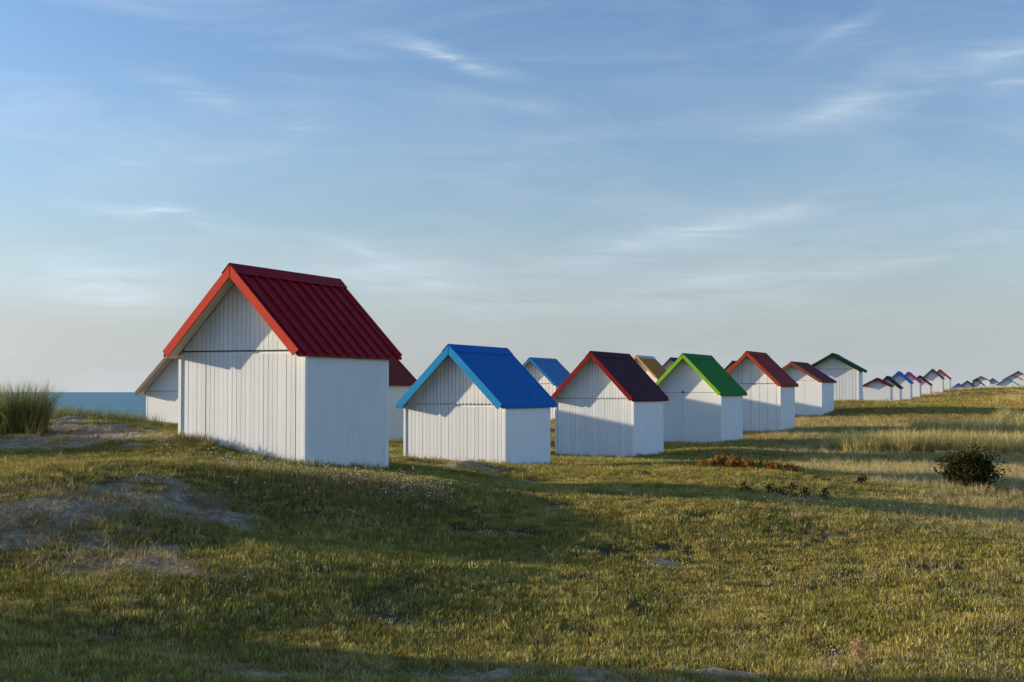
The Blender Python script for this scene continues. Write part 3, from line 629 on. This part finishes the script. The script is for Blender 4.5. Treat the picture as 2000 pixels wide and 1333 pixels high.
r_ = np.random.default_rng(15); x2, y2 = field(5200, 9, 30, 1.3, 1, 16); kp = r_.random(len(x2)) < sstep(.08, .30, x2 / y2) * sstep(.42, .62, fbm(x2 * .6, y2 * .6 + 8, 4)) * 1.0 + .02
nr = len(x); x = np.append(x, x2[kp]); y = np.append(y, y2[kp]); sc_f = rng.uniform(.7, 1.5, len(x)); sc_f[:nr] *= 1.25
scatter('white_flowers', 'scattered tiny white flower heads in the turf', 'flowers', P3(x, y), fl_src, sc_f, .1, 17)
scatter('flower_stalks', 'thin brown stalks beneath the white flower heads', 'stalks', P3(x, y), st_src, sc_f, .1, 17)
# weeds on the shaded rim
rim_m = leaf_mat('rim_weeds', (.20, .20, .045), (.32, .25, .07), .3, 3, (.44, .30, .11))
rim_src = [source('weed_clump', blades(26, .12, (.05, .2), .5, .010, 3, 130 + k), rim_m) for k in range(3)]
x, y = blob_points([(470, 945, 17.8, 1.0, .5, 60), (640, 955, 17.9, 1.3, .6, 95), (760, 975, 17.9, .9, .8, 95), (620, 1010, 16.8, 1.6, .8, 90), (480, 990, 16.9, .6, .5, 30)], 18)
scatter('rim_weeds', 'tangled brown green weeds on the shaded rim below the red roofed hut', 'weeds', P3(x, y), rim_src, rng.uniform(.45, 1.0, len(x)), seed=19)

x, y = blob_points([(330, 985, 16, 1.1, .9, 240), (120, 985, 15.0, 1.5, 1.1, 620), (60, 1040, 13.8, 1.5, .9, 460), (230, 1100, 13.2, 1.4, .6, 260), (180, 860, 23.6, 1.8, 1.6, 200), (890, 918, 25.5, .9, .6, 80), (1000, 1322, 10.7, 1.9, .4, 120), (560, 1310, 10.4, 1.0, .4, 70), (1150, 962, 20.6, 1.4, .5, 60)], 60)
lit_m = leaf_mat('brown_litter', (.26, .17, .08), (.44, .34, .15), .15, 4, (.56, .44, .22))
lit_src = [source('litter_clump', blades(16, .10, (.02, .10), 1.3, .007, 3, 370 + k), lit_m) for k in range(4)]
kp = rng.random(len(x)) < .3 + .9 * sstep(.42, .6, fbm(x * 3 + 9, y * 3, 3)); x, y = x[kp], y[kp]
scatter('dead_litter', 'brown roots and dead grass litter strewn over the bare sand', 'litter', P3(x, y), lit_src, rng.uniform(.5, 1.2, len(x)), .3, seed=61)
# longer dark fringe of grass along the foot of the walls
bx_, by_ = [], []
for (fx, fy, rz) in FOOT[:7]:
    for k in range(150):
        u, v = (rng.uniform(-1.25, 1.3), -1.4 + rng.uniform(-.1, .06)) if k % 2 else (1.17 + rng.uniform(-.04, .1), rng.uniform(-1.4, 1.4))
        bx_.append(fx + u * math.cos(rz) - v * math.sin(rz)); by_.append(fy + u * math.sin(rz) + v * math.cos(rz))
x, y = np.array(bx_), np.array(by_); base_src = [source('fringe_clump', blades(26, .08, (.04, .16), .4, .008, 3, 350 + k), LM['turf']) for k in range(3)]
kp = rng.random(len(x)) < sstep(.35, .6, fbm(x * 1.7, y * 1.7, 3)); x, y = x[kp], y[kp]
scatter('wall_foot_grass', 'longer grass growing along the foot of the hut walls', 'grass', P3(x, y), base_src, rng.uniform(.6, 1.3, len(x)), seed=36)

def plant(name, label, cat, px, py, Y, build, group=None):
    c = at(px, py, Y); root = bpy.data.objects.new(name, None); COL.objects.link(root); root.empty_display_size = .1
    root.location = (c[0], c[1], float(ground(c[0], c[1]))); tag(root, label, cat, group)
    for nm, (V_, Q_), m in build: link(nm, np_mesh(V_, Q_, nm), m, root)
    return root
def leaves(n, rx, rz, size, seed, flat=0.0, lumps=9):
    r = np.random.default_rng(seed); V, Q = [], []
    L = []
    for _ in range(lumps):
        q = r.normal(0, 1, 3); q /= np.linalg.norm(q); q *= r.random() ** .5 * .62; L.append((q[0] * rx, q[1] * rx, rz * .52 + q[2] * rz * .62, r.uniform(.28, .55)))
    for i in range(n):
        l = L[r.integers(lumps)]; q = r.normal(0, 1, 3); q /= np.linalg.norm(q); q *= r.random() ** .4
        p = np.array([l[0] + q[0] * rx * l[3], l[1] + q[1] * rx * l[3], max(.01, l[2] + q[2] * rz * l[3] * .9)])
        a_ = r.normal(0, 1, 3); a_ /= np.linalg.norm(a_); b_ = np.cross(a_, r.normal(0, 1, 3)); b_ /= np.linalg.norm(b_); s_ = size * r.uniform(.6, 1.4); o0 = len(V)
        V += [tuple(p - a_ * s_), tuple(p + b_ * s_ * .4), tuple(p + a_ * s_), tuple(p - b_ * s_ * .4)]; Q += [(o0, o0 + 1, o0 + 2), (o0, o0 + 2, o0 + 3)]
    return V, Q
def twigs(n, h, lean, seed, w=.008): return blades(n, .06, (h * .6, h), lean, w, 4, seed)
# marram tuft at the left edge
c = at(35, 848, 23.8)
plant('marram_tuft', 'big bushy green marram tuft on the sandy bank above the sea', 'grass tuft', 30, 850, 23.8,
      [('blades', blades(2600, .50, (.35, 1.0), .36, .010, 5, 200), LM['marram']), ('dead_blades', blades(420, .50, (.15, .5), .8, .010, 4, 201), LM['dead'])])
plant('dark_bush', 'dark rounded leafy bush in the dry grass inland', 'bush', 1895, 955, 26.3,
      [('foliage', leaves(9000, .66, .66, .030, 210, lumps=34), LM['bush']), ('stem', twigs(60, .72, .75, 211, .010), LM['gorse'])])
for k, (px, py, Yd, sz, nl) in enumerate([(1372, 921, 27, .15, 110), (1392, 920, 27.1, .20, 220), (1410, 919, 27.2, .25, 330), (1428, 920, 27.0, .25, 320), (1450, 921, 26.9, .24, 300), (1470, 922, 26.8, .20, 200), (1500, 923, 26.7, .20, 200), (1520, 924, 26.6, .17, 150), (1540, 925, 26.6, .18, 160), (1556, 926, 26.5, .16, 130)]):
    plant('bracken_plant', 'low rust orange bracken plant in the row beside the shadow of the blue roofed hut', 'bracken', px, py, Yd,
          [('fronds', leaves(nl, sz, sz * 1.0, .030, 220 + k, lumps=6), LM['bracken']), ('stem', twigs(8, sz * .9, .5, 240 + k), LM['dead'])], 'rusty bracken plants in a row')
plant('green_sprig', 'single upright green sprig standing among the rusty bracken', 'plant', 1485, 922, 26.75, [('leaves', leaves(70, .05, .22, .03, 255, lumps=5), LM['sprig']), ('stem', twigs(4, .34, .2, 256), LM['sprig'])])
for k, (px, py, Yd, sz) in enumerate([(1456, 962, 22.6, .15), (1503, 964, 22.6, .15), (1527, 966, 22.5, .12), (1548, 970, 22.4, .17), (1575, 976, 22.2, .15), (1612, 982, 22.0, .14)]):
    plant('heath_plant', 'small dark heath plant in the row along the shadow edge', 'plant', px, py, Yd,
          [('foliage', leaves(170, sz * .9, sz * 1.5, .018, 260 + k, lumps=7), LM['gorse']), ('stem', twigs(6, sz, .4, 280 + k, .006), LM['gorse'])], 'dark heath plants in a row')
plant('heath_bush', 'little dark shrub in the pale grass beside the dark rounded bush', 'bush', 1685, 945, 25.4, [('foliage', leaves(240, .16, .18, .02, 291, lumps=7), LM['gorse']), ('stem', twigs(8, .2, .5, 292), LM['gorse'])])
plant('dried_flower_head', 'fluffy light brown dried plant alone in the near turf', 'plant', 1676, 1290, 11.35, [('seed_head', leaves(800, .105, .20, .011, 300, lumps=9), LM['seed']), ('stem', twigs(7, .12, .3, 301, .004), LM['dead'])])
plant('dried_weed', 'thin pinkish dried weed standing in the near turf', 'plant', 1521, 1145, 15.0, [('seed_head', leaves(60, .05, .2, .010, 310, lumps=5), LM['seed']), ('stem', twigs(5, .2, .3, 311, .004), LM['dead'])])
